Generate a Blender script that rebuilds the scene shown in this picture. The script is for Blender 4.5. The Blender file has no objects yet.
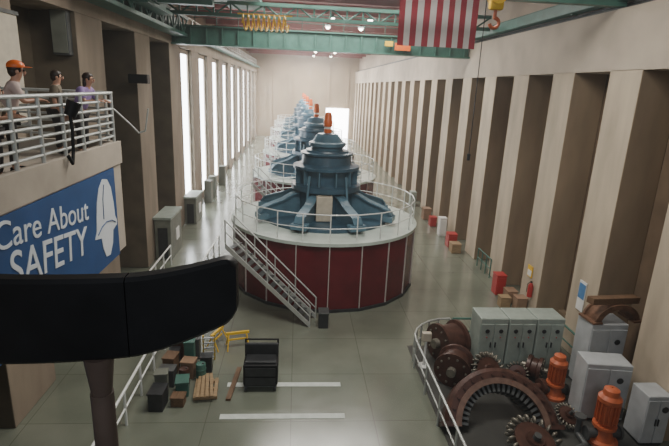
import bpy, bmesh, math, random
from mathutils import Vector, Matrix
random.seed(4)
SC=bpy.context.scene
COL=SC.collection
pi=math.pi

# ------------------------------------------------------------ materials
def mat(name,col,rough=0.6,metal=0.0,var=0.12,scale=3.0,bump=0.0,emit=0.0,stretch=(1,1,1),spec=0.5):
    m=bpy.data.materials.new(name); m.use_nodes=True
    nt=m.node_tree; b=nt.nodes['Principled BSDF']
    b.inputs['Roughness'].default_value=rough; b.inputs['Metallic'].default_value=metal
    b.inputs['Specular IOR Level'].default_value=spec
    tc=nt.nodes.new('ShaderNodeTexCoord'); mp=nt.nodes.new('ShaderNodeMapping')
    mp.inputs['Scale'].default_value=stretch
    nz=nt.nodes.new('ShaderNodeTexNoise'); nz.inputs['Scale'].default_value=scale; nz.inputs['Detail'].default_value=5
    cr=nt.nodes.new('ShaderNodeValToRGB')
    lo=[max(0,c*(1-var)) for c in col]; hi=[min(1,c*(1+var)) for c in col]
    cr.color_ramp.elements[0].position=0.3; cr.color_ramp.elements[1].position=0.7
    cr.color_ramp.elements[0].color=(*lo,1); cr.color_ramp.elements[1].color=(*hi,1)
    L=nt.links
    L.new(tc.outputs['Object'],mp.inputs['Vector']); L.new(mp.outputs['Vector'],nz.inputs['Vector'])
    L.new(nz.outputs['Fac'],cr.inputs['Fac']); L.new(cr.outputs['Color'],b.inputs['Base Color'])
    if bump>0:
        bp=nt.nodes.new('ShaderNodeBump'); bp.inputs['Strength'].default_value=bump
        L.new(nz.outputs['Fac'],bp.inputs['Height']); L.new(bp.outputs['Normal'],b.inputs['Normal'])
    if emit>0:
        L.new(cr.outputs['Color'],b.inputs['Emission Color']); b.inputs['Emission Strength'].default_value=emit
    return m

def floor_mat():
    m=mat('floor_terrazzo',(0.18,0.195,0.155),0.2,0,0.18,0.5,spec=1.0)
    nt=m.node_tree; L=nt.links; b=nt.nodes['Principled BSDF']
    src=b.inputs['Base Color'].links[0].from_socket
    tc=nt.nodes.new('ShaderNodeTexCoord')
    br=nt.nodes.new('ShaderNodeTexBrick'); br.offset=0
    br.inputs['Scale'].default_value=1.0; br.inputs['Brick Width'].default_value=2.6; br.inputs['Row Height'].default_value=2.6
    br.inputs['Mortar Size'].default_value=0.012
    br.inputs['Color1'].default_value=(1,1,1,1); br.inputs['Color2'].default_value=(0.9,0.92,0.9,1); br.inputs['Mortar'].default_value=(0.55,0.55,0.5,1)
    L.new(tc.outputs['Object'],br.inputs['Vector'])
    mx=nt.nodes.new('ShaderNodeMix'); mx.data_type='RGBA'; mx.blend_type='MULTIPLY'; mx.inputs['Factor'].default_value=1
    L.new(src,mx.inputs['A']); L.new(br.outputs['Color'],mx.inputs['B']); L.new(mx.outputs['Result'],b.inputs['Base Color'])
    n2=nt.nodes.new('ShaderNodeTexNoise'); n2.inputs['Scale'].default_value=1.2
    r=nt.nodes.new('ShaderNodeMapRange'); r.inputs['To Min'].default_value=0.12; r.inputs['To Max'].default_value=0.27
    L.new(tc.outputs['Object'],n2.inputs['Vector']); L.new(n2.outputs['Fac'],r.inputs['Value']); L.new(r.outputs['Result'],b.inputs['Roughness'])
    return m

M={}
M['floor']=floor_mat()
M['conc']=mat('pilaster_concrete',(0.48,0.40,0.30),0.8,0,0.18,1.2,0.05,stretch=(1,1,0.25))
M['side']=mat('pilaster_side_shade_brown',(0.27,0.20,0.13),0.8,0,0.2,1.0,stretch=(1,1,0.3))  # dark brown stands in for shade on the pilaster side faces
M['concB']=mat('balcony_concrete',(0.40,0.35,0.29),0.8,0,0.16,1.2,0.05)
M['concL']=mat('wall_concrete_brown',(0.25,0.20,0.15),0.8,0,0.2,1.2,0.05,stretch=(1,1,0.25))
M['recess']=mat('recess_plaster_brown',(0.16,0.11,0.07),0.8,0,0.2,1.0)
M['recessL']=mat('recess_plaster_side_shade',(0.11,0.088,0.06),0.8,0,0.25,1.0)  # recess backs; on left pilaster sides it is painted-in shade
M['beam']=mat('beam_concrete',(0.47,0.40,0.32),0.8,0,0.12,0.7,0.05)
M['ceil']=mat('ceiling_red_brown',(0.24,0.05,0.05),0.8,0,0.2,0.5)
M['ceilbeam']=mat('ceiling_beam_rust',(0.28,0.09,0.08),0.7,0,0.15,1.0)
M['far']=mat('far_wall_plaster',(0.34,0.265,0.185),0.8,0,0.1,0.3)
M['maroon']=mat('maroon_panel_paint',(0.115,0.010,0.016),0.25,0,0.2,1.0)
M['seam']=mat('pale_steel_trim',(0.55,0.5,0.48),0.4,0.2)
M['cream']=mat('cream_enamel',(0.50,0.45,0.36),0.5,0.0)
M['deck']=mat('pale_deck_paint',(0.50,0.57,0.52),0.3,0,0.12,1.5)
M['blue']=mat('blue_grey_enamel',(0.038,0.085,0.125),0.33,0,0.25,2)
M['bluel']=mat('blue_enamel_light',(0.085,0.165,0.22),0.33,0,0.2,2)
M['rail']=mat('galvanised_pipe',(0.50,0.52,0.50),0.35,0.35,0.08,5)
M['railw']=mat('white_pipe_paint',(0.75,0.77,0.75),0.35,0.1,0.05,5)
M['orange']=mat('orange_enamel',(0.80,0.16,0.03),0.35,0,0.12,4)
M['orangeD']=mat('faded_orange_enamel',(0.48,0.115,0.045),0.45,0,0.25,4)
M['white']=mat('white_paint',(0.8,0.8,0.78),0.5,0,0.04,3)
M['black']=mat('black_satin',(0.006,0.006,0.007),0.5,0,0.3,4,spec=0.3)
M['char']=mat('charcoal_metal',(0.03,0.032,0.035),0.5,0.2,0.25,4)
M['green']=mat('crane_teal_green',(0.055,0.15,0.12),0.45,0,0.2,2)
M['greenl']=mat('cabinet_grey_green',(0.32,0.37,0.33),0.45,0,0.12,3)
M['kiosk']=mat('kiosk_weathered_green',(0.16,0.17,0.14),0.55,0,0.18,2)
M['grey']=mat('light_grey_enamel',(0.42,0.44,0.45),0.45,0,0.1,3)
M['greyd']=mat('dark_grey_metal',(0.10,0.105,0.105),0.5,0.4,0.2,4)
M['yellow']=mat('safety_yellow',(0.80,0.50,0.03),0.45,0,0.12,5)
M['brown']=mat('red_brown_iron',(0.07,0.030,0.022),0.4,0.1,0.35,4,0.1)
M['rust']=mat('rusty_casting',(0.16,0.08,0.045),0.75,0.1,0.4,5,0.2)
M['peach']=mat('machined_brown_steel',(0.17,0.10,0.075),0.45,0.2,0.3,5)
M['silver']=mat('worn_cast_steel',(0.25,0.23,0.19),0.45,0.6,0.35,6,0.1)
M['postm']=mat('post_brown_grey',(0.085,0.06,0.05),0.5,0.1,0.2,4)
M['wood']=mat('rough_pine',(0.32,0.22,0.12),0.7,0,0.3,3,0.1,stretch=(1,8,8))
M['woodd']=mat('dark_timber',(0.15,0.085,0.045),0.7,0,0.3,3,0.1,stretch=(8,1,8))
M['card']=mat('brown_cardboard',(0.28,0.175,0.11),0.8,0,0.15,3)
M['red']=mat('signal_red',(0.42,0.03,0.03),0.4,0,0.1,3)
M['banner']=mat('banner_blue',(0.020,0.068,0.20),0.55,0,0.12,1.5)
M['bannerw']=mat('banner_white',(0.66,0.70,0.74),0.55,0,0.03,2)
M['mark']=mat('worn_floor_paint',(0.58,0.62,0.58),0.4,0,0.12,4)
M['glass']=mat('bright_window_glazing',(0.9,0.95,1.0),0.3,0,0.03,1,emit=11)
M['doorg']=mat('bright_daylit_doorway',(0.95,0.97,1.0),0.3,0,0.03,1,emit=14)
M['lamp']=mat('lamp_glow',(1.0,0.92,0.8),0.3,0,0.02,1,emit=20)
M['skin']=mat('skin_tan',(0.50,0.27,0.18),0.5,0,0.06,6)
M['hair']=mat('dark_brown_hair',(0.03,0.018,0.012),0.5,0,0.4,30)
M['purple']=mat('purple_cotton',(0.30,0.20,0.42),0.8,0,0.1,8)
M['shirtc']=mat('pale_pink_cotton',(0.50,0.38,0.34),0.8,0,0.1,8)
M['olive']=mat('olive_cotton',(0.16,0.13,0.09),0.8,0,0.1,8)
M['denim']=mat('dark_denim',(0.05,0.045,0.045),0.8,0,0.15,10)
M['matd']=mat('dark_floor_paint',(0.065,0.065,0.06),0.4,0,0.2,1.2)
M['rflag']=mat('flag_red',(0.26,0.02,0.035),0.8,0,0.1,2)
M['wflag']=mat('flag_white',(0.50,0.47,0.46),0.8,0,0.05,2)
M['bflag']=mat('flag_navy',(0.02,0.03,0.12),0.8,0,0.08,2)
M['posb']=mat('poster_blue',(0.08,0.22,0.45),0.5,0,0.1,6)

# ------------------------------------------------------------ mesh builder
class B:
    def __init__(s): s.bm=bmesh.new()
    def _x(s,vs,mx):
        for v in vs: v.co=mx@v.co
    def box(s,c,d,rot=None,bev=0.0):
        r=bmesh.ops.create_cube(s.bm,size=1.0); vs=r['verts']
        for v in vs: v.co=Vector((v.co.x*d[0],v.co.y*d[1],v.co.z*d[2]))
        if bev>0:
            es=list({e for v in vs for e in v.link_edges})
            rr=bmesh.ops.bevel(s.bm,geom=es,offset=bev,segments=2,affect='EDGES',profile=0.5)
            vs=list({v for f in rr['faces'] for v in f.verts}|{v for v in vs if v.is_valid})
        mx=Matrix.Translation(Vector(c))
        if rot: mx=mx@Matrix.Rotation(rot[2],4,'Z')@Matrix.Rotation(rot[1],4,'Y')@Matrix.Rotation(rot[0],4,'X')
        s._x(vs,mx); return s
    def cyl(s,p0,p1,r0,r1=None,seg=12):
        p0=Vector(p0);p1=Vector(p1); r1=r0 if r1 is None else r1
        L=(p1-p0).length
        if L<1e-6: return s
        r=bmesh.ops.create_cone(s.bm,cap_ends=True,segments=seg,radius1=r0,radius2=r1,depth=L)
        q=Vector((0,0,1)).rotation_difference((p1-p0).normalized()).to_matrix().to_4x4()
        s._x(r['verts'],Matrix.Translation((p0+p1)/2)@q); return s
    def tube(s,pts,r,seg=8):
        for a,b in zip(pts[:-1],pts[1:]): s.cyl(a,b,r,seg=seg)
        for a in pts[1:-1]: s.sph(a,r,seg=seg)
        return s
    def sph(s,c,r,sc=(1,1,1),seg=12,rot=None):
        q=bmesh.ops.create_uvsphere(s.bm,u_segments=seg,v_segments=max(4,seg*2//3),radius=r)
        mx=Matrix.Translation(Vector(c))
        if rot: mx=mx@Matrix.Rotation(rot[2],4,'Z')@Matrix.Rotation(rot[1],4,'Y')@Matrix.Rotation(rot[0],4,'X')
        s._x(q['verts'],mx@Matrix.Diagonal((*sc,1))); return s
    def lathe(s,prof,c=(0,0,0),seg=40,a0=0,a1=2*pi,close=False):
        full=abs(a1-a0-2*pi)<1e-4; n=seg if full else seg+1
        rings=[]
        for i in range(n):
            a=a0+(a1-a0)*i/seg
            rings.append([s.bm.verts.new((c[0]+r*math.cos(a),c[1]+r*math.sin(a),c[2]+z)) for r,z in prof])
        m=len(prof)
        for i in range(seg):
            A=rings[i]; Bq=rings[(i+1)%n]
            for j in range(m if close else m-1):
                k=(j+1)%m
                try: s.bm.faces.new((A[j],Bq[j],Bq[k],A[k]))
                except ValueError: pass
        if not full:
            for R in (rings[0],rings[-1]):
                try: s.bm.faces.new(R)
                except ValueError: pass
        return s
    def prism(s,pts,vec):
        vec=Vector(vec); a=[s.bm.verts.new(p) for p in pts]; b=[s.bm.verts.new(Vector(p)+vec) for p in pts]
        n=len(pts); s.bm.faces.new(a); s.bm.faces.new(b[::-1])
        for i in range(n): s.bm.faces.new((a[i],b[i],b[(i+1)%n],a[(i+1)%n]))
        return s
    def obj(s,name,m,parent=None,loc=(0,0,0),rot=(0,0,0),smooth=False,label=None):
        bmesh.ops.remove_doubles(s.bm,verts=s.bm.verts,dist=1e-5)
        bmesh.ops.recalc_face_normals(s.bm,faces=s.bm.faces)
        me=bpy.data.meshes.new(name); s.bm.to_mesh(me); s.bm.free()
        if smooth:
            for p in me.polygons: p.use_smooth=True
            try: me.set_sharp_from_angle(angle=math.radians(35))
            except Exception: pass
        me.materials.append(M[m] if isinstance(m,str) else m)
        o=bpy.data.objects.new(name,me); COL.objects.link(o)
        o.location=loc; o.rotation_euler=rot
        if parent: o.parent=parent
        if label: o['label']=label
        return o

def thing(name,label,cat,loc=(0,0,0),rot=(0,0,0),group=None):
    e=bpy.data.objects.new(name,None); e.empty_display_size=0.3
    e.location=loc; e.rotation_euler=rot; COL.objects.link(e)
    return tag(e,label,cat,group)
def tag(o,label,cat,group=None):
    o['label']=label; o['category']=cat
    if group: o['group']=group
    return o
def structure(o): o['kind']='structure'; return o
def copy_thing(o,loc,rot=None,label=None):
    n=o.copy(); n.location=loc
    if rot is not None: n.rotation_euler=rot
    if label: n['label']=label
    COL.objects.link(n)
    for c in list(o.children):
        k=c.copy(); k.parent=n; COL.objects.link(k)
        for g in list(c.children):
            q=g.copy(); q.parent=k; COL.objects.link(q)
    return n
def text_mesh(s,size,name,m,parent,loc,rot,extr=0.01,offset=0.0):
    cu=bpy.data.curves.new(name,'FONT'); cu.body=s; cu.size=size; cu.extrude=extr; cu.offset=offset
    t=bpy.data.objects.new(name+'_tmp',cu); COL.objects.link(t)
    bpy.context.view_layer.update()
    dg=bpy.context.evaluated_depsgraph_get()
    me=bpy.data.meshes.new_from_object(t.evaluated_get(dg))
    bpy.data.objects.remove(t)
    me.materials.clear(); me.materials.append(M[m])
    o=bpy.data.objects.new(name,me); COL.objects.link(o); o.parent=parent; o.location=loc; o.rotation_euler=rot
    return o

# ------------------------------------------------------------ room shell
XR=11.2; XRB=12.6; XL=-8.0; XLB=-9.7; YE=101.0; ZC=16.2
structure(B().box(((XRB+XLB)/2,45,-0.15),(XRB-XLB+2,114,0.3)).obj('floor','floor'))
structure(B().box(((XRB+XLB)/2,56,ZC+0.2),(XRB-XLB+2,92,0.4)).obj('ceiling','ceil'))
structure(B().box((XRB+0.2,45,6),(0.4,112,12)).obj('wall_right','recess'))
structure(B().box((12.15,45,12.05),(1.9,112,2.1)).box((12.3,45,14.7),(0.8,112,3.2)).obj('trim_1','beam'))
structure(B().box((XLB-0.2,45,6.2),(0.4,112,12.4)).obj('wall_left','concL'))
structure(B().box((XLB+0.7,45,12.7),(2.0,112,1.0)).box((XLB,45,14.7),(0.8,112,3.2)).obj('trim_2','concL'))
structure(B().box((1.3,YE+0.2,8),(23,0.4,16.4)).obj('wall_back','far'))
n=3
for i in range(5):
    structure(B().box((-5.5+i*3.8,YE-0.1,7.2),(0.7,0.25,14.2)).obj('trim_%d'%n,'far')); n+=1
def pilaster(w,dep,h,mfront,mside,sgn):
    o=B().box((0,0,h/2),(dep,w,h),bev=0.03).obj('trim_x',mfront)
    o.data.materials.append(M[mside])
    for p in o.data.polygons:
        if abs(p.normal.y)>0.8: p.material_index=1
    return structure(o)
PR=4.1
y=16.0-2*PR
first=None
while y<98:
    w=1.75
    if first is None:
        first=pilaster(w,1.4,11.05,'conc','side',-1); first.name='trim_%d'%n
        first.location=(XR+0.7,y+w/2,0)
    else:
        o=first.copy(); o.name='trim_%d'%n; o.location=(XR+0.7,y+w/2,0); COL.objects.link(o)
    n+=1; y+=PR
structure(B().box((XRB-0.15,45,0.25),(0.3,112,0.5)).obj('baseboard_right','side'))
y=26-6.6*3; firstl=None
while y<98:
    w=2.5
    if firstl is None:
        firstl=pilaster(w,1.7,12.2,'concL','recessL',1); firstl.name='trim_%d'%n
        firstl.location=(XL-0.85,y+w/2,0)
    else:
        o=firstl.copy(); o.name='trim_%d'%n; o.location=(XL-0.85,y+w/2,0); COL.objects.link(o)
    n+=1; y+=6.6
y=26-6.6*3+2.5; k=1
while y<98:
    if y<34:
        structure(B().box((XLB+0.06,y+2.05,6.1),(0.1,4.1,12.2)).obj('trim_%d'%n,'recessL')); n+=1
    else:
        xg=-8.4
        structure(B().box((xg,y+2.75,6.3),(0.08,2.3,11.4)).obj('window_%d'%k,'glass'))
        fr=B().box((xg+0.05,y+0.8,6.1),(0.2,1.6,12.2)).box((xg+0.05,y+4.0,6.1),(0.2,0.2,12.2)).box((xg+0.05,y+2.75,0.3),(0.2,2.5,0.6)).box((xg+0.05,y+2.75,12.0),(0.2,2.5,0.3))
        structure(fr.obj('trim_%d'%n,'concL')); n+=1; k+=1
    y+=6.6
y=36
while y<100:
    structure(B().box((1.3,y,ZC-0.35),(21,0.5,0.7)).obj('trim_%d'%n,'ceilbeam')); n+=1; y+=5.5
structure(B().box((7.9,YE-0.1,3.0),(4.6,0.3,6.0)).obj('door_1','doorg'))
tag(B().box((0,0,0.08),(0.12,112,0.16)).box((0,0,0.2),(0.2,112,0.06)).obj('crane_rail','greyd',loc=(11.6,45,13.1)),
    'dark steel crane runway rail along the concrete ledge','rail','crane runway rails')
r2=bpy.data.objects['crane_rail'].copy(); r2.location=(-8.5,45,13.2); COL.objects.link(r2)

for yy,x0,x1 in ((14.95,-2.2,1.7),(13.25,-2.2,1.7)):
    o=B().box(((x0+x1)/2,yy,0.006),(x1-x0,0.24,0.012)).obj('floor_marking','mark')
    tag(o,'worn pale painted stripe on the grey-green floor','floor marking','painted floor stripes')
tag(B().box((7.85,13.3,0.012),(6.4,8.6,0.024)).obj('exhibit_floor','matd'),'dark painted exhibit floor inside the pipe railing','floor area')

def railing(name,pts,h,label,cat='railing',mid=(0.5,),r=0.035,step=1.5,m='rail',group=None,parent=None,closed=False):
    b=B(); P=[Vector(p) for p in pts]
    if closed: P=P+[P[0]]
    for z in [h]+[h*q for q in mid]:
        b.tube([p+Vector((0,0,z)) for p in P],r if z==h else r*0.75,8)
    for a,c in zip(P[:-1],P[1:]):
        k=max(1,round((c-a).length/step))
        for i in range(k):
            q=a+(c-a)*i/k; b.cyl(q,q+Vector((0,0,h)),r,seg=8)
    b.cyl(P[-1],P[-1]+Vector((0,0,h)),r,seg=8)
    o=b.obj(name,m,parent,smooth=True)
    if not parent: tag(o,label,cat,group)
    return o

# ------------------------------------------------------------ generator
def generator(loc):
    g=thing('generator','maroon-panelled round hydroelectric generator with blue spider frame and orange beacon','generator',loc,group='row of hydroelectric generators')
    R=4.85; H=3.35; N=20
    B().lathe([(R-0.05,0.12),(R-0.05,H-0.14)],seg=N).obj('housing','maroon',g)
    B().lathe([(0.1,0),(R+0.03,0),(R+0.03,0.14),(R-0.05,0.14)],seg=N).obj('plinth','char',g)
    sm=None
    for i in range(N):
        a=2*pi*i/N; c=Vector((math.cos(a),math.sin(a),0))*(R-0.03)
        if sm is None: sm=B().box((0,0,(H)/2),(0.06,0.04,H-0.3)).obj('panel_seam','seam',g,loc=(c.x,c.y,0),rot=(0,0,a))
        else:
            o=sm.copy(); o.location=(c.x,c.y,0); o.rotation_euler=(0,0,a); COL.objects.link(o)
    B().lathe([(R-0.1,H-0.15),(R+0.04,H-0.15),(R+0.04,H),(0.2,H),(0.2,H-0.05)],seg=60).obj('deck','deck',g)
    pts=[(math.cos(2*pi*i/24)*(R-0.15),math.sin(2*pi*i/24)*(R-0.15),H) for i in range(24)]
    railing('guardrail',pts,1.25,'',mid=(0.5,),r=0.028,step=1.3,m='railw',parent=g,closed=True)
    B().lathe([(3.3,H),(3.3,H+0.14),(2.9,H+0.18),(1.2,H+0.22)],seg=48).obj('air_housing_ring','blue',g,smooth=True)
    arm0=None
    for i in range(8):
        a=2*pi*i/8+pi/8
        if arm0 is None:
            b=B()
            prof=[(1.2,0.15),(3.55,0.15),(3.65,0.45),(3.45,0.70),(3.0,0.86),(2.4,1.04),(1.9,1.3),(1.2,1.45)]
            b.prism([(x,-0.1,z+H) for x,z in prof],(0,0.2,0))
            for (x0,z0),(x1,z1) in zip(prof[1:-1],prof[2:]):
                mx=(x0+x1)/2; mz=(z0+z1)/2; L=math.hypot(x1-x0,z1-z0); an=math.atan2(z1-z0,x1-x0)
                b.box((mx,0,mz+H+0.03),(L+0.04,0.48,0.07),rot=(0,-an,0))
            b.box((3.5,0,H+0.3),(0.5,0.8,0.28),bev=0.03)
            arm0=b.obj('spider_arm','bluel',g,rot=(0,0,a))
        else:
            o=arm0.copy(); o.rotation_euler=(0,0,a); COL.objects.link(o)
    hub=[(0.1,0.2),(1.5,0.2),(1.5,1.5),(1.8,1.55),(1.8,1.8),(1.42,1.85),(1.38,2.3),(1.45,2.55),(1.72,2.62),(1.72,2.76),(1.3,2.85),(1.24,3.3),(1.36,3.34),(1.36,3.42),(1.12,3.46),(1.08,3.55),(0.1,3.6)]
    B().lathe([(r,z+H) for r,z in hub],seg=40).obj('thrust_bearing_hub','blue',g,smooth=True)
    rb=None
    for i in range(12):
        a=2*pi*(i+0.5)/12
        lo=(math.cos(a)*1.5,math.sin(a)*1.5,H+2.22)
        if rb is None: rb=B().box((0,0,0),(0.3,0.06,0.76)).obj('rib','bluel',g,loc=lo,rot=(0,0,a))
        else:
            o=rb.copy(); o.location=lo; o.rotation_euler=(0,0,a); COL.objects.link(o)
    top=[(0.1,3.55),(0.8,3.55),(0.84,3.72),(0.95,3.76),(0.95,3.92),(0.76,3.98),(0.64,4.2),(0.5,4.36),(0.1,4.42)]
    B().lathe([(r,z+H) for r,z in top],seg=32).obj('exciter_cap','bluel',g,smooth=True)
    b=B().lathe([(0.02,4.35),(0.2,4.35),(0.2,4.6),(0.02,4.6)],seg=20)
    b.obj('beacon_base','orange',g,loc=(0,0,H),smooth=True)
    B().lathe([(0.17,4.6),(0.17,4.72)],seg=20).obj('beacon_band','white',g,loc=(0,0,H))
    B().lathe([(0.2,4.72),(0.23,4.77),(0.23,5.0),(0.2,5.05),(0.2,5.25),(0.14,5.4),(0.02,5.45)],seg=20).obj('beacon_lamp','orange',g,loc=(0,0,H),smooth=True)
    B().box((-0.15,-1.8,H+0.85),(0.8,0.5,1.25),bev=0.04).obj('access_box','cream',g,label='cream access box')
    for s in (-1,1):
        b=B().tube([(s*0.9,-1.3,H+0.3),(s*1.0,-1.7,H+1.2),(s*0.9,-1.5,H+2.4)],0.06); b.obj('pipe','bluel',g,smooth=True)
    return g
def staircase(p_top,p_bot):
    t=Vector(p_top); q=Vector(p_bot)
    g=thing('staircase','steep grey metal staircase with pipe handrails against generator housing','staircase',q,group='generator access stairs')
    v=t-q; side=Vector((-v.y,v.x,0)).normalized()*0.45
    for s in (-1,1):
        o=side*s
        pts=[o,o+Vector((0,0,0.22)),o+v+Vector((0,0,0.0)),o+v+Vector((0,0,-0.26))]
        B().prism([tuple(p) for p in pts],tuple(side.normalized()*0.05)).obj('stringer','rail',g)
    ang=math.atan2(v.y,v.x); td=None
    for i in range(1,15):
        c=v*(i/15)
        if td is None: td=B().box((0,0,0),(0.26,0.88,0.04)).obj('tread','greyd',g,loc=c,rot=(0,0,ang))
        else:
            o=td.copy(); o.location=c; COL.objects.link(o)
    for s in (-1,1):
        b=B()
        o=side*s
        b.tube([o,o+Vector((0,0,1.0)),o+v+Vector((0,0,1.0)),o+v],0.035)
        b.tube([o+Vector((0,0,0.5)),o+v+Vector((0,0,0.5))],0.025)
        for f in (0.25,0.5,0.75): b.cyl(o+v*f,o+v*f+Vector((0,0,1.0)),0.028,seg=8)
        b.obj('handrail','rail',g,smooth=True)
    return g
CY=25.4; CX=1.55
g0=generator((CX,CY,0))
s0=staircase((-2.85,20.85,3.35),(0.85,19.62,0))
for i in range(1,6):
    yy=CY+13.5*i
    copy_thing(g0,(CX-0.12*i,yy,0))
    c=s0.location.copy(); c.y+=13.5*i
    copy_thing(s0,c)
g=thing('control_pedestal','dark grey control pedestal at the foot of the stairs','pedestal',(1.3,19.25,0))
B().box((0,0,0.35),(0.42,0.42,0.7),bev=0.04).obj('body','char',g)
B().box((0,-0.02,0.74),(0.46,0.46,0.08),rot=(0.15,0,0),bev=0.02).obj('lid','greyd',g)

# ------------------------------------------------------------ crane
cr=thing('overhead_crane','teal green overhead travelling crane spanning the hall on both ledges','crane',(1.5,29,12.6))
def truss(y,name,m,z0=0.3,z1=1.35,t=0.24,k=14,x0=-9.6,x1=9.9):
    b=B()
    for z in (z0,z1): b.box(((x0+x1)/2,y,z),(x1-x0,t*1.5,t))
    for i in range(k):
        xa=x0+(x1-x0)*i/k; xb=x0+(x1-x0)*(i+1)/k
        b.cyl((xa,y,z0 if i%2 else z1),(xb,y,z1 if i%2 else z0),t*0.3,seg=6)
        b.box((xa,y,(z0+z1)/2),(t*0.5,t*0.6,z1-z0))
    return b.obj(name,m,cr)
truss(-11,'truss_girder','green',0.7,1.9)
truss(0.5,'lattice_girder','green',1.0,1.65,0.18,20,-9.0,9.4)
b=B().box((0,4.6,0.2),(19.2,0.5,1.0))
for i in range(20): b.box((-9.3+i*0.98,4.3,0.2),(0.07,0.14,1.0))
b.box((0,4.6,0.74),(19.3,0.9,0.08)).box((0,4.6,-0.34),(19.3,0.9,0.08))
b.obj('plate_girder','green',cr)
for s,x in ((-1,-9.6),(1,9.75)):
    b=B().box((x,-3,1.0),(0.5,17.0,0.5),bev=0.04)
    for yy in (-10.2,-8,3,5.0): b.cyl((x-0.12,yy,0.82),(x+0.12,yy,0.82),0.13,seg=16)
    b.obj('end_truck','green',cr)
b=B().box((-8.8,-4.0,0.6),(1.8,4.2,0.14)).box((-8.9,-5.9,1.5),(1.6,0.1,1.6)).box((-7.95,-5.0,1.5),(0.08,1.6,1.5)).box((-8.9,-2.5,1.7),(1.4,1.2,2.0),bev=0.03)
b.box((-6.6,-4.8,0.95),(2.4,0.5,0.5)).box((-5.2,-4.4,1.3),(0.6,0.8,0.6)).box((-6.8,-4.6,1.9),(3.6,0.2,0.3))
b.obj('operator_cab','green',cr)
b=B(); xw=-8.6
for z in (0.15,1.15): b.box((xw,-2.5,z),(0.2,14.5,0.16))
for i in range(12):
    ya=-9.6+i*1.2; b.box((xw,ya,0.65),(0.1,0.1,1.0)); b.cyl((xw,ya,0.15 if i%2 else 1.15),(xw,ya+1.2,1.15 if i%2 else 0.15),0.05,seg=6)
b.box((xw-0.35,-2.5,0.1),(0.8,14.5,0.08))
b.obj('side_walkway','green',cr)
b=B()
pts=[(-7.2+1.6*math.sin(i/10*pi/2),-6.0,2.6-1.7*(1-math.cos(i/10*pi/2))) for i in range(11)]
b.tube(pts,0.06,6); b.obj('cable_arch','railw',cr,smooth=True)
b=B()
b.tube([(-9.5,4.95,1.8),(9.5,4.95,1.8)],0.03,6); b.tube([(-9.5,4.95,1.3),(9.5,4.95,1.3)],0.02,6)
for i in range(15): b.cyl((-9.5+i*19/14,4.95,0.75),(-9.5+i*19/14,4.95,1.8),0.025,seg=6)
b.obj('walkway_railing','green',cr)
b=B().box((-4.9,-3,2.1),(2.2,16.5,0.25)).box((-5.0,-1.5,2.5),(1.6,1.6,0.8),bev=0.05).cyl((-5.6,1.2,2.5),(-4.2,1.2,2.5),0.45,seg=20)
b.obj('trolley','green',cr)
b=B()
pts=[]
for i in range(0,109):
    a=i/108*2*pi*9; pts.append((-4.5+i/108*2.4,-1.6+0.36*math.cos(a),0.45+0.36*math.sin(a)))
b.tube(pts,0.05,5); b.tube([(-4.7,-1.6,0.85),(-1.9,-1.6,0.85)],0.04,6); b.obj('coiled_cable','yellow',cr,smooth=True)
B().box((5.1,3.95,0.1),(1.0,0.2,0.45)).obj('warning_lamp','orange',cr)
B().box((4.2,3.95,0.25),(0.5,0.2,0.3)).obj('junction_box','yellow',cr)

hk=thing('hook_block','yellow crane hook block with orange sheave cover hanging on steel ropes','hook block',(4.9,13.0,11.75))
B().box((0,0,0.55),(0.36,0.2,0.5),bev=0.06).box((0,0,1.0),(0.28,0.16,0.5),bev=0.04).cyl((0,-0.15,0.65),(0,0.15,0.65),0.22,seg=24).obj('sheave_housing','yellow',hk,smooth=True)
b=B(); pts=[(0,0,0.3),(0,0,0.12)]
for i in range(11):
    a=pi/2-i/10*pi*1.45; pts.append((0.0+0.12*math.cos(a),0,-0.0+0.12*math.sin(a)))
b.tube(pts,0.045,8); b.obj('hook','orangeD',hk,smooth=True)
B().cyl((-0.1,0,1.0),(-0.1,0,4.4),0.015,seg=6).obj('wire_rope','char',hk)
B().cyl((0.1,0,1.0),(0.1,0,4.4),0.015,seg=6).obj('wire_rope','char',hk)
tag(B().tube([(0,0,0),(0,0,7.7)],0.012,6).sph((0,0,-0.02),0.05).cyl((0,0,-0.16),(0,0,0.02),0.045,seg=8).obj('pendant_cable','char',loc=(4.68,13.1,8.4)),
    'thin dark pendant cable hanging below the hook block','cable')

fl=thing('flag','large red and white striped flag hanging vertically from the ceiling','flag',(3.78,20.0,11.7))
W=3.1; Hh=4.44
def flag_sheet(bm,x0,x1,z0,z1,dy=0.0):
    nx=2; nz=14
    vs=[[bm.verts.new((x0+(x1-x0)*i/nx,0.07*math.sin((x0+(x1-x0)*i/nx)*2.6+0.4*(z0+(z1-z0)*j/nz))+dy,z0+(z1-z0)*j/nz)) for j in range(nz+1)] for i in range(nx+1)]
    for i in range(nx):
        for j in range(nz): bm.faces.new((vs[i][j],vs[i+1][j],vs[i+1][j+1],vs[i][j+1]))
for nm,par,m in (('red_stripes',0,'rflag'),('white_stripes',1,'wflag')):
    b=B()
    for i in range(13):
        if i%2==par: flag_sheet(b.bm,W*i/13,W*(i+1)/13,0,Hh)
    b.obj(nm,m,fl,smooth=True)
b=B()
nx=8
for i in range(nx): flag_sheet(b.bm,W*7/13*i/nx,W*7/13*(i+1)/nx,Hh*0.6,Hh,-0.02)
b.obj('canton','bflag',fl,smooth=True)
b=B()
def star(bm,cx,y,cz,r):
    vs=[bm.verts.new((cx+(r if k%2==0 else r*0.4)*math.sin(pi*k/5),y,cz+(r if k%2==0 else r*0.4)*math.cos(pi*k/5))) for k in range(10)]
    bm.faces.new(vs)
for i in range(9):
    for j in range(11):
        if (i+j)%2==0:
            x=0.15+i*0.17; z=Hh*0.6+0.13+j*0.154
            star(b.bm,x,0.07*math.sin(x*2.6+0.4*z)-0.035,z,0.06)
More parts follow.
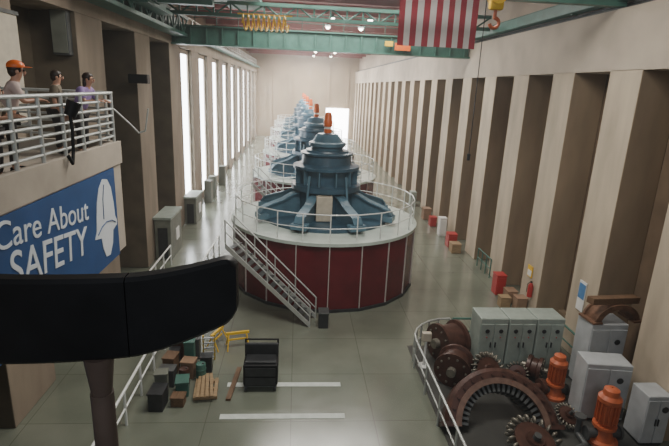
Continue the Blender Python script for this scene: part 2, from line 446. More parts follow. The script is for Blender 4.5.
b.obj('stars','wflag',fl)
B().cyl((-0.1,0,Hh),(W+0.1,0,Hh),0.04).obj('pole','rail',fl)

lp=None
for i,(x,y) in enumerate([(x,y) for y in (41,47,54,62,70,80,90) for x in (2.5,5.5)]):
    if lp is None:
        lp=thing('ceiling_lamp','small round hanging high bay lamp, lit','lamp',(x,y,15.2),group='high bay lamps')
        B().lathe([(0.05,0.35),(0.12,0.3),(0.3,0.0)],seg=16).obj('shade','greyd',lp,smooth=True)
        B().sph((0,0,0.03),0.2,seg=10).obj('bulb','lamp',lp)
        B().cyl((0,0,0.3),(0,0,1.0),0.02,seg=6).obj('stem','greyd',lp)
    else: copy_thing(lp,(x,y,15.2))

# ------------------------------------------------------------ balcony
bal=thing('balcony','concrete visitor balcony projecting from the pillared wall','balcony',(-6.1,6.5,8.05))
B().box((-0.6,0,0.13),(5.0,11.2,0.26),bev=0.02).obj('slab','concB',bal)
B().box((1.83,0,0.25),(0.16,11.2,0.52)).box((0,5.52,0.25),(3.7,0.16,0.52)).obj('kerb','concB',bal)
B().box((1.75,0,-1.05),(0.25,11.1,2.1)).box((0,5.4,-1.05),(3.6,0.25,2.1)).obj('fascia','concB',bal)
railing('balcony_railing',[(-4.27,1.2,8.56),(-4.27,11.9,8.56),(-4.45,12.02,8.56),(-7.9,12.02,8.56)],1.1,
 'grey steel pipe railing with several horizontal rails on the balcony edge',mid=(0.12,0.26,0.4,0.54,0.68,0.84),r=0.036,step=0.85)
g=thing('notice_board','pale blank notice board mounted on the pillar behind the balcony','notice board',(-7.93,14.2,8.6))
B().box((0,0,1.5),(0.08,2.2,3.0)).obj('board','cream',g)
B().box((0.02,0,3.0),(0.12,2.3,0.1)).obj('frame_rail','greyd',g)
B().box((0.02,0,0.0),(0.12,2.3,0.1)).obj('frame_rail','greyd',g)
bn=thing('banner','blue safety banner with white lettering hung below the balcony','banner',(-4.2,11.5,5.7))
B().box((0,-4.5,1.27),(0.03,9.0,2.08)).obj('banner_sheet','banner',bn)
def btext(s,size,y,z,off=0.0,sx=1.0,tilt=-8):
    o=text_mesh(s,size,'lettering','bannerw',bn,(0.02,y,z),(pi/2,0,pi/2),0.006,off)
    o.rotation_euler=(Matrix.Rotation(math.radians(tilt),3,'X')@Matrix.Rotation(pi/2,3,'Z')@Matrix.Rotation(pi/2,3,'X')).to_euler()
    o.scale=(sx,1,1); return o
btext('Care About',0.60,-4.70,1.87,0.0,1.08,-6.5)
btext('SAFETY',0.80,-4.45,1.21,0.003,1.02,-7.5)
b=B()
out=[(-1.42,1.02),(-1.3,1.18),(-1.24,1.5),(-1.15,1.8),(-0.98,2.08),(-0.72,2.25),(-0.45,2.2),(-0.25,1.98),(-0.14,1.6),(-0.1,1.25),(0.0,1.12),(-0.02,1.02),(-0.3,0.95),(-0.38,0.65),(-0.6,0.42),(-0.85,0.45),(-1.0,0.7),(-1.05,0.95)]
b.prism([(0.017,p*0.9-0.08,q*0.96+0.02) for p,q in out],(0.012,0,0)); b.obj('emblem','bannerw',bn)
B().tube([(0.033,p*0.9-0.08,q*0.96+0.02) for p,q in [(-1.25,1.08),(-1.0,1.2),(-0.7,1.25),(-0.35,1.2),(-0.12,1.1)]],0.012,6).obj('emblem_brim','banner',bn)
B().tube([(0.033,p*0.9-0.08,q*0.96+0.02) for p,q in [(-0.85,1.35),(-0.82,1.8),(-0.7,2.12)]],0.010,6).obj('emblem_ridge','banner',bn)
g=thing('spotlight','black spotlight with curved cable clamped on the balcony railing','spotlight',(-4.12,9.4,8.95))
B().cyl((0,0,0.35),(0.08,0.05,0.6),0.10,0.13,seg=16).obj('lamp_head','black',g,smooth=True)
B().tube([(0,0,0.45),(0.02,0,0.1),(0.0,0,-0.3),(0.02,-0.12,-0.5),(0.0,-0.22,-0.35)],0.032).obj('bracket','black',g,smooth=True)
tag(B().tube([(-4.3,12.08,9.3),(-4.05,12.5,8.9),(-3.95,12.7,8.7),(-3.8,12.75,8.75),(-3.7,12.75,9.3)],0.02).obj('conduit','rail',smooth=True),
    'white bent conduit curving from the railing end','conduit')
g=thing('loudspeaker','small black loudspeaker on a bracket fixed to the concrete pillar','loudspeaker',(-7.6,25.0,10.0))
B().box((0,0,0),(0.9,0.45,0.42),bev=0.04).obj('cabinet','black',g)
B().cyl((-0.2,0.2,0),(-0.5,1.05,0),0.05).obj('bracket','char',g)
g=thing('electrical_box','grey steel electrical box mounted high on the pillar','electrical box',(-8.45,19.25,10.7))
B().box((0,0,1.0),(0.6,0.3,2.0),bev=0.03).obj('enclosure','greyd',g)
B().box((0,-0.17,1.0),(0.5,0.04,1.85)).obj('door','kiosk',g)
B().cyl((0,0,2.0),(0,0,2.3),0.05).obj('conduit','kiosk',g)

# ------------------------------------------------------------ people
def skinmesh(name,V,E,R,m,parent,root=0,sub=2,label=None):
    me=bpy.data.meshes.new(name); me.from_pydata(V,E,[]); me.materials.append(M[m])
    o=bpy.data.objects.new(name,me); COL.objects.link(o); o.parent=parent
    md=o.modifiers.new('Skin','SKIN'); md.use_smooth_shade=True
    sv=me.skin_vertices[0].data
    for i,r in enumerate(R):
        rr=r if isinstance(r,tuple) else (r,r); sv[i].radius=rr; sv[i].use_root=(i==root)
    s=o.modifiers.new('Sub','SUBSURF'); s.levels=sub; s.render_levels=sub
    if label: o['label']=label
    return o
def person(loc,yaw,ht,shirt,pants,label,lean=0.25,hair_long=False,cap=False,arms='rail',turn=0.0):
    s=ht/1.75
    g=thing('person',label,'person',loc,(0,0,yaw))
    g.scale=(s,s,s)
    L=lean
    pel=(0,0,0.95); sp=(0,L*0.3,1.15); ch=(0,L*0.75,1.34); nk=(0,L*1.0,1.47); hb=(0,L*1.05+0.02,1.56); hm=(0,L*1.05+0.03,1.64); ht_=(0,L*1.05+0.02,1.70)
    V=[pel,sp,ch,nk,hb,hm,ht_]; E=[(0,1),(1,2),(2,3),(3,4),(4,5),(5,6)]; R=[(0.15,0.12),(0.13,0.11),(0.15,0.11),0.058,(0.075,0.085),(0.082,0.1),(0.065,0.08)]
    def add(p,par,r): V.append(p); E.append((par,len(V)-1)); R.append(r); return len(V)-1
    armj=[]
    for sx in (-1,1):
        sh=(sx*0.19,ch[1]+0.0,1.40)
        if arms=='rail': el=(sx*0.29,ch[1]+0.12,1.16); wr=(sx*0.14,ch[1]+0.32,1.19); fd=Vector((-sx*0.3,0.95,-0.1)).normalized()
        else: el=(sx*0.26,ch[1]-0.02,1.12); wr=(sx*0.24,ch[1]+0.1,0.88); fd=Vector((0,0.25,-0.97)).normalized()
        a=add(sh,2,0.062); b_=add(el,a,0.043); c=add(wr,b_,0.03)
        pm=Vector(wr)+fd*0.07; d=add(tuple(pm),c,(0.036,0.022))
        sd=fd.cross(Vector((0,0,1))).normalized() if abs(fd.z)<0.9 else Vector((0,1,0))
        for k,(o_,ln) in enumerate(((-0.03,0.065),(-0.01,0.08),(0.01,0.075),(0.03,0.06))):
            p1=pm+fd*0.035+sd*o_; e1=add(tuple(p1),d,0.010); e2=add(tuple(p1+fd*ln*0.5+Vector((0,0,-0.008))),e1,0.009); add(tuple(p1+fd*ln*0.85+Vector((0,0,-0.03))),e2,0.008)
        t1=Vector(wr)+fd*0.035+sd*(0.035*-sx); e=add(tuple(t1),c,0.011); add(tuple(t1+fd*0.04+sd*(-sx)*0.02),e,0.009)
        armj.append((sh,el,wr))
    legs=[]
    for sx in (-1,1):
        hp=(sx*0.1,0,0.88); kn=(sx*0.11,0.03,0.5); an=(sx*0.12,0,0.09); toe=(sx*0.14,0.16,0.045)
        a=add(hp,0,0.092); b_=add(kn,a,0.06); c=add(an,b_,0.042); add(toe,c,0.034)
        legs.append((hp,kn,an,toe))
    skinmesh('body',V,E,R,'skin',g)
    V=[pel,sp,ch,(0,L*0.95,1.45)]; E=[(0,1),(1,2),(2,3)]; R=[(0.18,0.15),(0.165,0.14),(0.18,0.14),0.082]
    for sh,el,wr in armj:
        V.append((sh[0],sh[1],sh[2]+0.005)); E.append((2,len(V)-1)); R.append(0.085)
        mid=tuple((Vector(sh)+(Vector(el)-Vector(sh))*0.85)); V.append(mid); E.append((len(V)-2,len(V)-1)); R.append(0.074)
    skinmesh('shirt',V,E,R,shirt,g,root=0)
    V=[(0,0,0.98)]; E=[]; R=[(0.165,0.14)]
    for hp,kn,an,toe in legs:
        V.append(hp); E.append((0,len(V)-1)); R.append(0.112)
        V.append(kn); E.append((len(V)-2,len(V)-1)); R.append(0.08)
        V.append((an[0],an[1],0.12)); E.append((len(V)-2,len(V)-1)); R.append(0.066)
    skinmesh('trousers',V,E,R,pants,g,root=0)
    for hp,kn,an,toe in legs: B().sph((an[0]+0.01,0.07,0.05),0.05,(1.0,2.8,0.95),seg=12).obj('shoe','black',g,smooth=True)
    hx,hy,hz=hm
    for q in (-1,1):
        B().sph((hx+q*0.035,hy+0.096,hz-0.005),0.013).obj('eye','black',g)
        B().sph((hx+q*0.088,hy,hz-0.025),0.025,(0.5,1,1.4)).obj('ear','skin',g,smooth=True)
    B().sph((hx,hy+0.108,hz-0.035),0.02,(0.8,1,1.5)).obj('nose','skin',g,smooth=True)
    B().sph((hx,hy+0.092,hz-0.075),0.022,(1.3,0.5,0.35)).obj('mouth','rflag',g)
    b=B().sph((hx,hy-0.02,hz+0.03),0.108,(0.95,1.08,0.95),seg=16)
    if hair_long: b.sph((hx,hy-0.07,hz-0.1),0.09,(1.0,0.7,1.7),seg=14)
    else: b.sph((hx,hy-0.05,hz-0.02),0.09,(1.0,0.9,1.1),seg=14)
    for v in b.bm.verts:
        if v.co.y>hy+0.055 and v.co.z<hz+0.06: v.co.y=hy+0.055
    b.obj('hair','hair',g,smooth=True)
    if cap:
        b=B().sph((hx,hy-0.01,hz+0.055),0.122,(0.95,1.08,0.85),seg=18)
        for v in b.bm.verts:
            if v.co.z<hz+0.04: v.co.z=hz+0.04
        b.sph((hx,hy+0.13,hz+0.05),0.08,(1.0,1.2,0.12),seg=14)
        b.obj('cap','orange',g,smooth=True)
    return g
ZB=8.31
person((-4.95,8.95,ZB),-pi/2+0.5,1.86,'shirtc','denim','person in orange cap and pale shirt leaning on the railing',0.16,cap=True)
person((-4.8,8.2,ZB),-pi/2+0.3,1.52,'olive','denim','dark-haired child in olive shirt standing at the railing',0.1)
person((-5.3,11.45,ZB),-pi/2+0.3,1.78,'olive','denim','dark-haired person in olive top standing behind the railing',0.05,arms='down')
person((-4.78,11.4,ZB),-pi/2-0.1,1.76,'purple','denim','person with long dark hair in purple shirt leaning on railing',0.22,hair_long=True)

# ------------------------------------------------------------ foreground black curved housing on a post
fg=thing('display_housing','large matte black curved display housing on a tapered post','display housing',(0,0,0))
def curved(x0,x1,zt,zb,name,round_end=False):
    b=B(); n=24; rows=[]
    for i in range(n+1):
        t=i/n; x=x0+(x1-x0)*t
        yc=2.42+0.14*((x+1.0))**2
        top=zt(x); bot=zb(x); d=0.11
        if round_end:
            q=max(0,(t-0.86)/0.14); k=1-0.30*q**2.5; mid=(top+bot)/2; top=mid+(top-mid)*k; bot=mid+(bot-mid)*k
        e=0.02
        rows.append([b.bm.verts.new(p) for p in ((x,yc,bot+e),(x,yc,top-e),(x,yc+e,top),(x,yc+d-e,top),(x,yc+d,top-e),(x,yc+d,bot+e),(x,yc+d-e,bot),(x,yc+e,bot))])
    for i in range(n):
        for j in range(8): b.bm.faces.new((rows[i][j],rows[i+1][j],rows[i+1][(j+1)%8],rows[i][(j+1)%8]))
    b.bm.faces.new(rows[0]); b.bm.faces.new(rows[-1])
    return b.obj(name,'black',fg,smooth=True)
zt=lambda x:9.005+0.05*(x+0.87)+0.20*max(0,x+0.87)**1.6
zb=lambda x:8.54+0.10*(x+0.87)+0.32*max(0,x+0.87)**1.4
curved(-0.872,-0.31,zt,zb,'screen_casing',True)
curved(-1.85,-0.878,zt,zb,'side_casing')
B().cyl((-1.06,2.48,0),(-1.06,2.48,8.3),0.07,0.062,seg=20).cyl((-1.06,2.48,8.3),(-1.06,2.48,8.53),0.055,0.08,seg=20).obj('post','postm',fg,smooth=True,label='dark brown-grey round post')

# ------------------------------------------------------------ left side rails and equipment
railing('floor_railing',[(-4.9,10.0,0),(-4.9,17.3,0),(-4.55,28.5,0)],1.15,'white pipe railing with two rails along the floor opening',r=0.045,step=1.6,m='railw')
railing('floor_railing',[(-6.9,20.5,0),(-6.9,26.5,0)],1.15,'white pipe railing beside the pillared wall',r=0.045,step=1.5,m='railw')
railing('ledge_railing',[(-8.05,36,13.2),(-8.05,98,13.2)],1.2,'pale pipe railing on the high ledge',r=0.06,step=2.0,m='rail')
tag(B().box((0,0,0),(1.1,62,0.2)).obj('ledge_walkway','green',loc=(-7.85,67,13.1)),'green walkway slab along the high ledge','walkway')
for (x,y,w,d,h,lab) in ((-7.5,28.6,0.9,2.6,2.4,'grey-green service kiosk with pale top against pillar'),(-7.55,36,0.8,2.2,1.9,'grey-green low equipment kiosk with pale top')):
    g=thing('service_kiosk',lab,'kiosk',(x,y,0))
    B().box((0,0,h/2),(w,d,h),bev=0.03).obj('body','kiosk',g)
    B().box((0,0,h+0.06),(w+0.12,d+0.16,0.14)).obj('top_slab','greenl',g)
    B().box((0,-d/2-0.02,h*0.42),(w*0.6,0.05,h*0.75)).obj('door','char',g)
    B().box((w/2+0.02,0.2,h*0.5),(0.04,0.7,0.7)).obj('notice_sheet','white',g)
c0=None
for i,y in enumerate((42,44.2,50)):
    if c0 is None:
        c0=thing('wall_cabinet','grey-green electrical cabinet standing near the pillars','cabinet',(-7.5,y,0),group='grey cabinets by the pillars')
        B().box((0,0,0.95),(0.6,0.9,1.9),bev=0.03).obj('body','kiosk',c0)
        B().box((0,-0.47,1.0),(0.5,0.04,1.6)).obj('door','kiosk',c0)
    else: copy_thing(c0,(-7.5,y,0))

g=thing('tool_cart','black rolling equipment cart with raised rear panel','cart',(-1.05,14.95,0))
B().box((0,0,0.62),(1.15,0.8,0.75),bev=0.04).obj('cabinet','black',g)
B().box((0,0.28,1.2),(1.15,0.12,0.5),bev=0.03).box((0,0.0,1.02),(1.0,0.6,0.06)).obj('rear_panel','char',g)
for z,hh in ((0.75,0.3),(0.4,0.28)): B().box((0,-0.42,z),(1.0,0.03,hh)).obj('drawer','char',g)
B().tube([(-0.55,0.36,1.3),(-0.55,0.36,1.55),(0.55,0.36,1.55),(0.55,0.36,1.3)],0.03).obj('push_handle','black',g,smooth=True)
for sx in (-1,1):
    for sy in (-1,1): B().cyl((sx*0.48-0.04,sy*0.32,0.12),(sx*0.48+0.04,sy*0.32,0.12),0.12,seg=16).obj('wheel','char',g)
B().box((0,0,0.22),(1.1,0.78,0.06)).obj('chassis','char',g)

def sawhorse(loc,rz):
    g=thing('sawhorse','yellow metal sawhorse barrier standing on the floor','sawhorse',loc,(0,0,rz),group='yellow sawhorses')
    B().box((0,0,0.62),(0.9,0.08,0.1)).box((0,0,0.35),(0.7,0.04,0.06)).obj('crossbar','yellow',g)
    for sx in (-1,1):
        for sy in (-1,1): B().cyl((sx*0.34,0,0.6),(sx*0.42,sy*0.28,0),0.025,seg=8).obj('leg','yellow',g)
    return g
sawhorse((-2.15,17.5,0),0.25); sawhorse((-2.95,17.6,0),1.2)
def pallet(loc,rz,lab):
    g=thing('pallet',lab,'pallet',loc,(0,0,rz))
    b=B()
    for i in range(5): b.box((-0.4+i*0.2,0,0.13),(0.14,1.2,0.03))
    for i in range(3): b.box((0,-0.5+i*0.5,0.06),(0.95,0.1,0.1))
    b.obj('deck_boards','wood',g)
    for i in range(4): B().box((-0.3+i*0.17,0.05,0.19),(0.13,1.5,0.08),rot=(0,0,0.03*i)).obj('plank','wood',g)
    g.scale=(0.8,0.9,1)
pallet((-2.85,14.6,0),0.1,'wooden pallet with stacked pine boards')
tag(B().box((0,0,0.04),(0.16,1.9,0.08)).obj('timber_plank','woodd',loc=(-1.98,15.0,0),rot=(0,0,-0.08)),'long dark timber plank lying on the floor','plank')
for i,(x,y,w,d,h,m,lab) in enumerate([(-3.6,15.5,0.45,0.4,0.6,'card','brown cardboard box on the floor beside the railing'),(-4.2,15.0,0.5,0.4,0.6,'greyd','dark grey tool case on the floor beside the railing'),(-3.05,15.8,0.4,0.35,0.6,'char','charcoal plastic crate standing by the pallets'),(-3.6,14.5,0.4,0.5,0.5,'green','dark green metal toolbox beside the pallets'),(-4.2,16.8,0.45,0.45,0.9,'brown','brown storage bin by the railing'),(-4.2,13.8,0.45,0.6,0.6,'char','charcoal tool chest beside the railing'),(-3.65,16.75,0.4,0.4,0.8,'greyd','dark grey storage bin by the sawhorses'),(-4.25,14.45,0.4,0.35,0.8,'kiosk','grey-green upright bin against the railing'),(-4.25,15.65,0.4,0.5,0.7,'woodd','dark timber crate against the railing'),(-3.6,13.9,0.4,0.35,0.3,'woodd','low dark crate on the floor'),(-3.7,16.15,0.35,0.35,1.0,'green','tall dark green locker box by the railing'),(-4.25,16.2,0.35,0.35,0.6,'char','small charcoal crate against the railing')]):
    g=thing('storage_box',lab,'box',(x,y,0),(0,0,0.1*(i%4)-0.15))
    B().box((0,0,h/2),(w,d,h),bev=0.02).obj('body',m,g)
    B().box((0,0,h+0.02),(w+0.04,d+0.04,0.05)).obj('lid',m,g)
for x,y,m,lab in ((-3.65,15.0,'brown','small red-brown oil drum among the stored boxes'),(-3.15,15.3,'green','small dark green oil drum among the stored boxes')):
    g=thing('oil_drum',lab,'drum',(x,y,0))
    B().lathe([(0.01,0),(0.17,0),(0.17,0.18),(0.185,0.2),(0.17,0.22),(0.17,0.4),(0.185,0.42),(0.17,0.44),(0.17,0.6),(0.16,0.62),(0.15,0.6),(0.01,0.6)],seg=24).obj('drum_body',m,g,smooth=True)
    B().cyl((0.08,0,0.6),(0.08,0,0.64),0.03).obj('bung','greyd',g)
g=thing('step_ladder','yellow folding step ladder leaning over the clutter','ladder',(-3.05,16.35,0),(0,0,0.2))
for sx in (-1,1): B().box((sx*0.2,0,0.62),(0.05,0.04,1.3),rot=(0.3,0,0)).obj('side_rail','yellow',g)
for i in range(5): B().box((0,-0.15+(-i*0.08)+0.3,0.15+i*0.24),(0.4,0.08,0.03)).obj('step','grey',g)

# ------------------------------------------------------------ right aisle objects
for i,(x,y,w,d,h,m,lab) in enumerate([(10.65,23.1,0.5,0.6,1.05,'red','bright red metal cabinet by the pilaster'),(10.85,22.1,0.5,0.6,0.6,'card','brown wooden crate by the pilaster'),(10.3,21.5,0.5,0.45,0.5,'wood','pale wooden crate on the aisle floor'),(10.85,21.0,0.5,0.5,0.7,'card','brown carton against the pilaster'),(10.5,30.9,0.6,0.7,0.9,'red','red storage box by the pilaster'),(10.4,29.7,0.6,0.7,0.6,'wood','wooden crate beside the red box'),(10.6,33.5,0.5,0.6,1.3,'white','white narrow cabinet by the wall'),(10.6,36,0.5,0.6,0.7,'red','small red box by the wall'),(10.6,38,0.6,0.8,0.9,'card','brown carton by the pilaster'),(10.6,43,0.5,0.8,1.2,'greenl','pale green metal locker by the wall')]):
    g=thing('storage_cabinet' if h>0.8 else 'crate',lab,'cabinet' if h>0.8 else 'crate',(x,y,0))
    B().box((0,0,h/2),(w,d,h),bev=0.02).obj('body',m,g)
    B().box((0,-d/2-0.012,h/2),(w*0.8,0.03,h*0.8)).obj('door' if h>0.8 else 'panel',m,g)
    B().box((0,0,h+0.015),(w+0.03,d+0.03,0.04)).obj('lid',m,g)
g=thing('fire_extinguisher','red fire extinguisher hanging on the pilaster','fire extinguisher',(11.08,20.65,0.9))
B().lathe([(0.01,0),(0.12,0),(0.12,0.55),(0.05,0.68),(0.01,0.68)],seg=16).obj('cylinder','red',g,smooth=True)
B().box((0,0,0.74),(0.06,0.12,0.06)).tube([(0,0.05,0.72),(-0.12,0.1,0.6),(-0.13,0.08,0.2)],0.015).obj('valve_and_hose','black',g)
g=thing('wall_sign','small yellow and white safety sign on the pilaster','sign',(11.17,21.1,2.0))
B().box((0,0,0),(0.04,0.45,0.55)).obj('plate','yellow',g); B().box((-0.025,0,-0.08),(0.015,0.36,0.28)).obj('message_area','white',g)
g=thing('wall_poster','blue and white notice poster fixed to the pilaster','poster',(11.17,16.9,2.6))
B().box((0,0,0),(0.03,0.45,1.2)).obj('sheet','white',g); B().box((-0.02,0,0.2),(0.015,0.4,0.6)).obj('picture_area','posb',g)
railing('aisle_railing',[(11.0,25.2,0),(11.0,27.2,0)],1.1,'short green pipe railing by the recess',m='green',step=0.7)

cor=[(4.55,9.5,0),(4.55,16.0,0)]
for i in range(1,7):
    a=pi-i/6*pi/2; cor.append((6.35+1.8*math.cos(a),16.0+1.8*math.sin(a),0))
railing('exhibit_railing',cor,1.15,'white curved pipe railing enclosing the machinery exhibit',r=0.04,step=1.5,m='rail')
railing('exhibit_railing',[(6.5,17.8,0),(10.95,17.8,0),(10.95,15.7,0)],1.15,'dark green pipe railing behind the control cabinets',r=0.045,step=1.5,m='green')

cc=None
for i in range(3):
    loc=(7.45+i*1.09,16.5,0)
    if cc is None:
        cc=thing('control_cabinet','grey-green steel control cabinet with dials, standing in a row','cabinet',loc,group='row of control cabinets')
        B().box((0,0,1.02),(1.06,1.0,2.04),bev=0.03).obj('body','greenl',cc)
        for q in (-0.26,0.26):
            d=B().box((q,-0.515,1.0),(0.47,0.03,1.65),bev=0.01).obj('door','greenl',cc)
            B().box((q*0.35,-0.55,1.0),(0.04,0.05,0.2)).obj('handle','char',d)
            B().cyl((q,-0.55,1.55),(q,-0.52,1.55),0.08,seg=20).obj('gauge','char',cc)
            B().cyl((q,-0.55,1.3),(q,-0.52,1.3),0.022,seg=10).obj('button','red',cc)
    else: copy_thing(cc,loc)

def drum(loc,rot,R,L,label):
    g=thing('coil_drum',label,'machine part',loc,rot)
    B().lathe([(0.05,-L/2),(R,-L/2),(R,-L/2+0.12),(R*0.84,-L/2+0.16),(R*0.84,L/2-0.16),(R,L/2-0.12),(R,L/2),(0.05,L/2)],seg=32).obj('drum_shell','brown',g,smooth=True)
    B().cyl((0,0,-L/2-0.2),(0,0,L/2+0.2),R*0.25,seg=20).obj('shaft','silver',g,smooth=True)
    for i in range(10):
        a=2*pi*i/10
        for z in (-L/2-0.02,L/2+0.02): B().cyl((R*0.75*math.cos(a),R*0.75*math.sin(a),z-0.02),(R*0.75*math.cos(a),R*0.75*math.sin(a),z+0.02),0.04,seg=6).obj('bolt','silver',g)
    return g
drum((6.0,16.7,0.75),(pi/2,0,-1.2),0.75,1.0,'dark red-brown ribbed cast drum with flanges, lying on side')
drum((5.75,15.1,0.66),(pi/2,0,-0.5),0.64,0.8,'red-brown flanged iron drum lying on its side')
drum((8.85,15.3,0.45),(pi/2,0,0.9),0.42,0.5,'small brown flanged disc coupling standing by the cabinets')
g=thing('stator_half_ring','large dark brown half-ring steel casing with toothed inner rim','turbine part',(6.45,12.45,0.12),(math.radians(50),0,-0.06))
B().lathe([(1.74,-0.45),(1.78,0.15),(1.66,0.26),(1.42,0.26),(1.34,-0.45)],seg=44,a0=0,a1=pi,close=True).obj('outer_casing','brown',g,smooth=True)
B().lathe([(1.46,0.26),(1.46,0.31),(1.28,0.31),(1.28,0.2)],seg=44,a0=0,a1=pi,close=True).obj('machined_face','peach',g)
tt=None
for i in range(23):
    a=pi*(i+0.5)/23; lo=(1.18*math.cos(a),1.18*math.sin(a),-0.1)
    if tt is None: tt=B().box((0,0,0),(0.26,0.08,0.6)).obj('tooth','greyd',g,loc=lo,rot=(0,0,a))
    else:
        o=tt.copy(); o.location=lo; o.rotation_euler=(0,0,a); COL.objects.link(o)
for i in range(14):
    a=pi*(i+0.5)/14; B().cyl((1.56*math.cos(a),1.56*math.sin(a),0.2),(1.56*math.cos(a),1.56*math.sin(a),0.32),0.05,seg=6).obj('bolt','brown',g)
for sx in (-1,1): B().box((sx*1.58,0.06,-0.1),(0.6,0.14,0.8)).obj('end_flange','brown',g)
def pelton(loc,rot,R,label,m='silver'):
    g=thing('turbine_runner',label,'turbine wheel',loc,rot,group='bucketed turbine wheels')
    B().lathe([(0.12*R,-0.14),(0.3*R,-0.16),(0.35*R,-0.08),(0.72*R,-0.06),(0.72*R,0.06),(0.35*R,0.08),(0.3*R,0.16),(0.12*R,0.14)],seg=40,close=True).obj('disc','brown',g,smooth=True)
    B().cyl((0,0,-0.3),(0,0,0.3),0.13*R,seg=16).obj('shaft','greyd',g,smooth=True)
    bk=None
    for i in range(20):
        a=2*pi*i/20
        if bk is None:
            b=B()
            for z in (-0.09,0.09): b.sph((0.87*R,0,z*R),0.115*R,(1.35,0.55,0.95),seg=10,rot=(0,0,0.25))
            bk=b.obj('bucket',m,g,smooth=True)
        else:
            o=bk.copy(); o.rotation_euler=(0,0,a); COL.objects.link(o)
    return g
pelton((7.0,11.45,0.45),(math.radians(18),0.1,0),0.82,'steel turbine wheel with double buckets lying before the half ring')
pelton((6.9,14.85,0.6),(math.radians(55),-0.1,0.35),0.66,'worn steel turbine wheel propped behind the ring')
pelton((8.05,15.0,0.4),(math.radians(65),0,-0.3),0.42,'small bucketed turbine wheel standing by the cabinets')
pelton((8.7,12.7,0.35),(0.5,0.0,0.4),0.42,'steel turbine wheel with buckets leaning on the floor')
g=thing('shaft_coupling','brown flanged steel shaft lying on timber blocks','machine part',(8.0,14.1,0.4),(0,0,0.15))
B().cyl((-0.6,0,0),(0.6,0,0),0.13,seg=20).cyl((-0.65,0,0),(-0.5,0,0),0.27,seg=24).cyl((0.5,0,0),(0.65,0,0),0.27,seg=24).obj('shaft','brown',g,smooth=True)
for q in (-0.3,0.3): B().box((q,0,-0.27),(0.2,0.5,0.26)).obj('timber_block','woodd',g)
tag(B().tube([(0,0,0.12),(0.9,0.1,0.12),(1.1,0.6,0.12),(1.1,0.6,0.7)],0.09,12).cyl((-0.06,0,0.12),(0.02,0,0.12),0.17,seg=20).cyl((1.1,0.6,0.66),(1.1,0.6,0.74),0.17,seg=20).obj('flanged_pipe','greyd',loc=(7.9,11.3,0),rot=(0,0,0.3),smooth=True),
    'dark grey bent flanged pipe lying on the exhibit floor','pipe')

def motor(loc,s,label):
    g=thing('pump_motor',label,'motor',loc,group='orange vertical motors'); g.scale=(s*0.85,s*0.85,s)
    B().lathe([(0.02,0),(0.42,0),(0.42,0.1),(0.3,0.14),(0.2,0.4),(0.32,0.45),(0.32,0.52),(0.02,0.52)],seg=28).obj('mounting_base','orangeD',g,smooth=True)
    B().lathe([(0.02,0.52),(0.2,0.52),(0.25,0.6),(0.25,1.1),(0.31,1.14),(0.31,1.24),(0.22,1.32),(0.2,1.45),(0.1,1.5),(0.02,1.5)],seg=28).obj('motor_body','orangeD',g,smooth=True)
    fn=None
    for i in range(16):
        a=2*pi*i/16; lo=(0.27*math.cos(a),0.27*math.sin(a),0.86)
        if fn is None: fn=B().box((0,0,0),(0.07,0.02,0.5)).obj('cooling_fin','orangeD',g,loc=lo,rot=(0,0,a))
        else:
            o=fn.copy(); o.location=lo; o.rotation_euler=(0,0,a); COL.objects.link(o)
    B().box((0.31,0,0.85),(0.16,0.22,0.28),bev=0.02).obj('terminal_box','greyd',g)
    for sx in (-1,1): B().cyl((sx*0.2,0,0.25),(sx*0.5,0,0.25),0.12,seg=16).cyl((sx*0.46,0,0.25),(sx*0.52,0,0.25),0.18,seg=16).obj('pipe_flange','greyd',g)
    return g
motor((9.05,14.2,0),1.1,'orange vertical pump motor with cooling fins')
motor((9.4,11.95,0),1.25,'large orange vertical pump motor on flanged base')
def gcab(loc,w,d,h,label,m='grey',rz=0):
    g=thing('equipment_cabinet',label,'cabinet',loc,(0,0,rz))
    B().box((0,0,h/2+0.05),(w,d,h-0.1),bev=0.03).obj('body',m,g)
    d1=B().box((-w/4,-d/2-0.015,h/2),(w*0.46,0.03,h*0.85),bev=0.008).obj('door',m,g)
    d2=B().box((w/4,-d/2-0.015,h/2),(w*0.46,0.03,h*0.85),bev=0.008).obj('door',m,g)
    B().box((-0.04,-d/2-0.05,h/2),(0.03,0.04,0.22)).obj('handle','char',d1)
    B().box((0.04,-d/2-0.05,h/2),(0.03,0.04,0.22)).obj('handle','char',d2)
    B().cyl((w*0.25,-d/2-0.05,h*0.75),(w*0.25,-d/2-0.02,h*0.75),0.1,seg=20).obj('dial','char',g)
    B().box((0,0,0.05),(w*0.95,d*0.95,0.1)).obj('plinth','char',g)
    return g
gcab((9.95,13.25,0),1.4,0.8,2.05,'light grey double-door equipment cabinet with round dial',rz=-0.12)
gcab((10.85,14.95,0),1.3,0.9,2.6,'tall pale grey equipment cabinet beside the wall',rz=0)
gcab((10.8,12.1,0),0.75,0.75,1.7,'small pale grey equipment cabinet beside the orange motor','grey')
g=thing('rusty_casting','large rusty brown half-round steel casting resting on the tall cabinet','machine casting',(11.1,14.95,2.6),(0,0,0.1))
g.scale=(1.15,1.0,0.9)
B().lathe([(0.55,-0.35),(0.75,-0.35),(0.75,-0.28),(0.68,-0.25),(0.68,0.25),(0.75,0.28),(0.75,0.35),(0.55,0.35)],seg=24,a0=0,a1=pi,close=True).obj('half_shell','rust',g,rot=(pi/2,0,0),smooth=True)
B().box((-0.68,0,0.04),(0.3,0.8,0.08)).obj('foot_flange','rust',g)
B().box((0.68,0,0.04),(0.3,0.8,0.08)).obj('foot_flange','rust',g)
B().box((-0.1,-0.1,0.86),(1.7,0.3,0.24),rot=(0,0.06,0.1)).obj('lifting_beam','woodd',g)
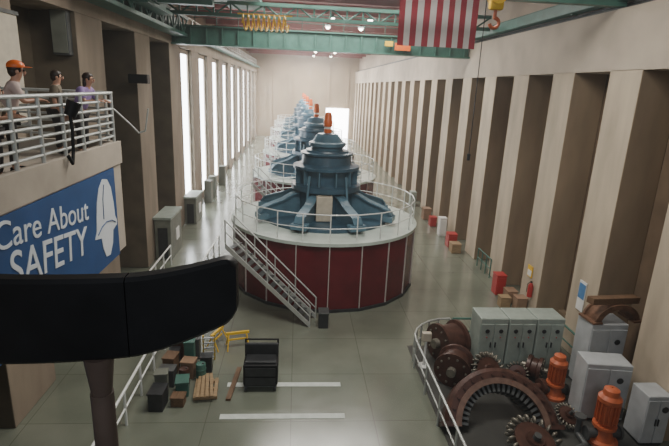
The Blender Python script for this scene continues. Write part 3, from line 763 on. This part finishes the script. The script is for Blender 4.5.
g=thing('signal_post','white pedestal with small display box','pedestal',(4.95,16.1,0))
B().cyl((0,0,0),(0,0,1.1),0.05).cyl((0,0,0),(0,0,0.06),0.22,seg=20).obj('post','white',g)
B().box((0,0,1.25),(0.35,0.2,0.35),bev=0.03).obj('display_box','cream',g)

# ------------------------------------------------------------ lights and slightly hazy air
w=bpy.data.worlds.new('World'); SC.world=w; w.use_nodes=True
nt=w.node_tree
nt.nodes['Background'].inputs['Color'].default_value=(0.85,0.93,1.0,1)
nt.nodes['Background'].inputs['Strength'].default_value=0.28
vs=nt.nodes.new('ShaderNodeVolumeScatter'); vs.inputs['Density'].default_value=0.0016; vs.inputs['Anisotropy'].default_value=0.2
vs.inputs['Color'].default_value=(0.95,0.98,1,1)
nt.links.new(vs.outputs['Volume'],nt.nodes['World Output'].inputs['Volume'])
def area(loc,rot,sx,sy,e,col=(1,0.96,0.88)):
    l=bpy.data.lights.new('area','AREA'); l.shape='RECTANGLE'; l.size=sx; l.size_y=sy; l.energy=e; l.color=col
    o=bpy.data.objects.new('ceiling_and_fill_light',l); o.location=loc; o.rotation_euler=rot; COL.objects.link(o); return o
for y,e in ((14,1600),(30,1800),(46,2400),(62,3600),(78,5200),(93,6000)): area((2.0,y,15.4),(0,0,0),9,4,e)
area((1.0,60,13.8),(pi,0,0),8,40,420,(1,0.75,0.65))  # added upward fill that brightens the ceiling, not a fixture of the hall
area((1.0,-6,14),(math.radians(60),0,0),14,6,800,(0.9,0.95,1))  # broad cool light from behind the camera, aimed down the hall
# camera
f=490.0; s=0.045; H=10.0
d=Vector((-36,137,-f)).normalized(); h=Vector((1,-s,0)); u=h.cross(d).normalized()
if u.y<0: u=-u
r=d.cross(u).normalized()
Mx=Matrix((r,d,u))
cam=bpy.data.cameras.new('Camera'); co=bpy.data.objects.new('Camera',cam); COL.objects.link(co)
cam.sensor_width=36; cam.lens=f/669*36; cam.clip_end=500; cam.clip_start=0.05
co.matrix_world=Matrix.Translation((0,0,H))@Mx.to_4x4()
SC.camera=co
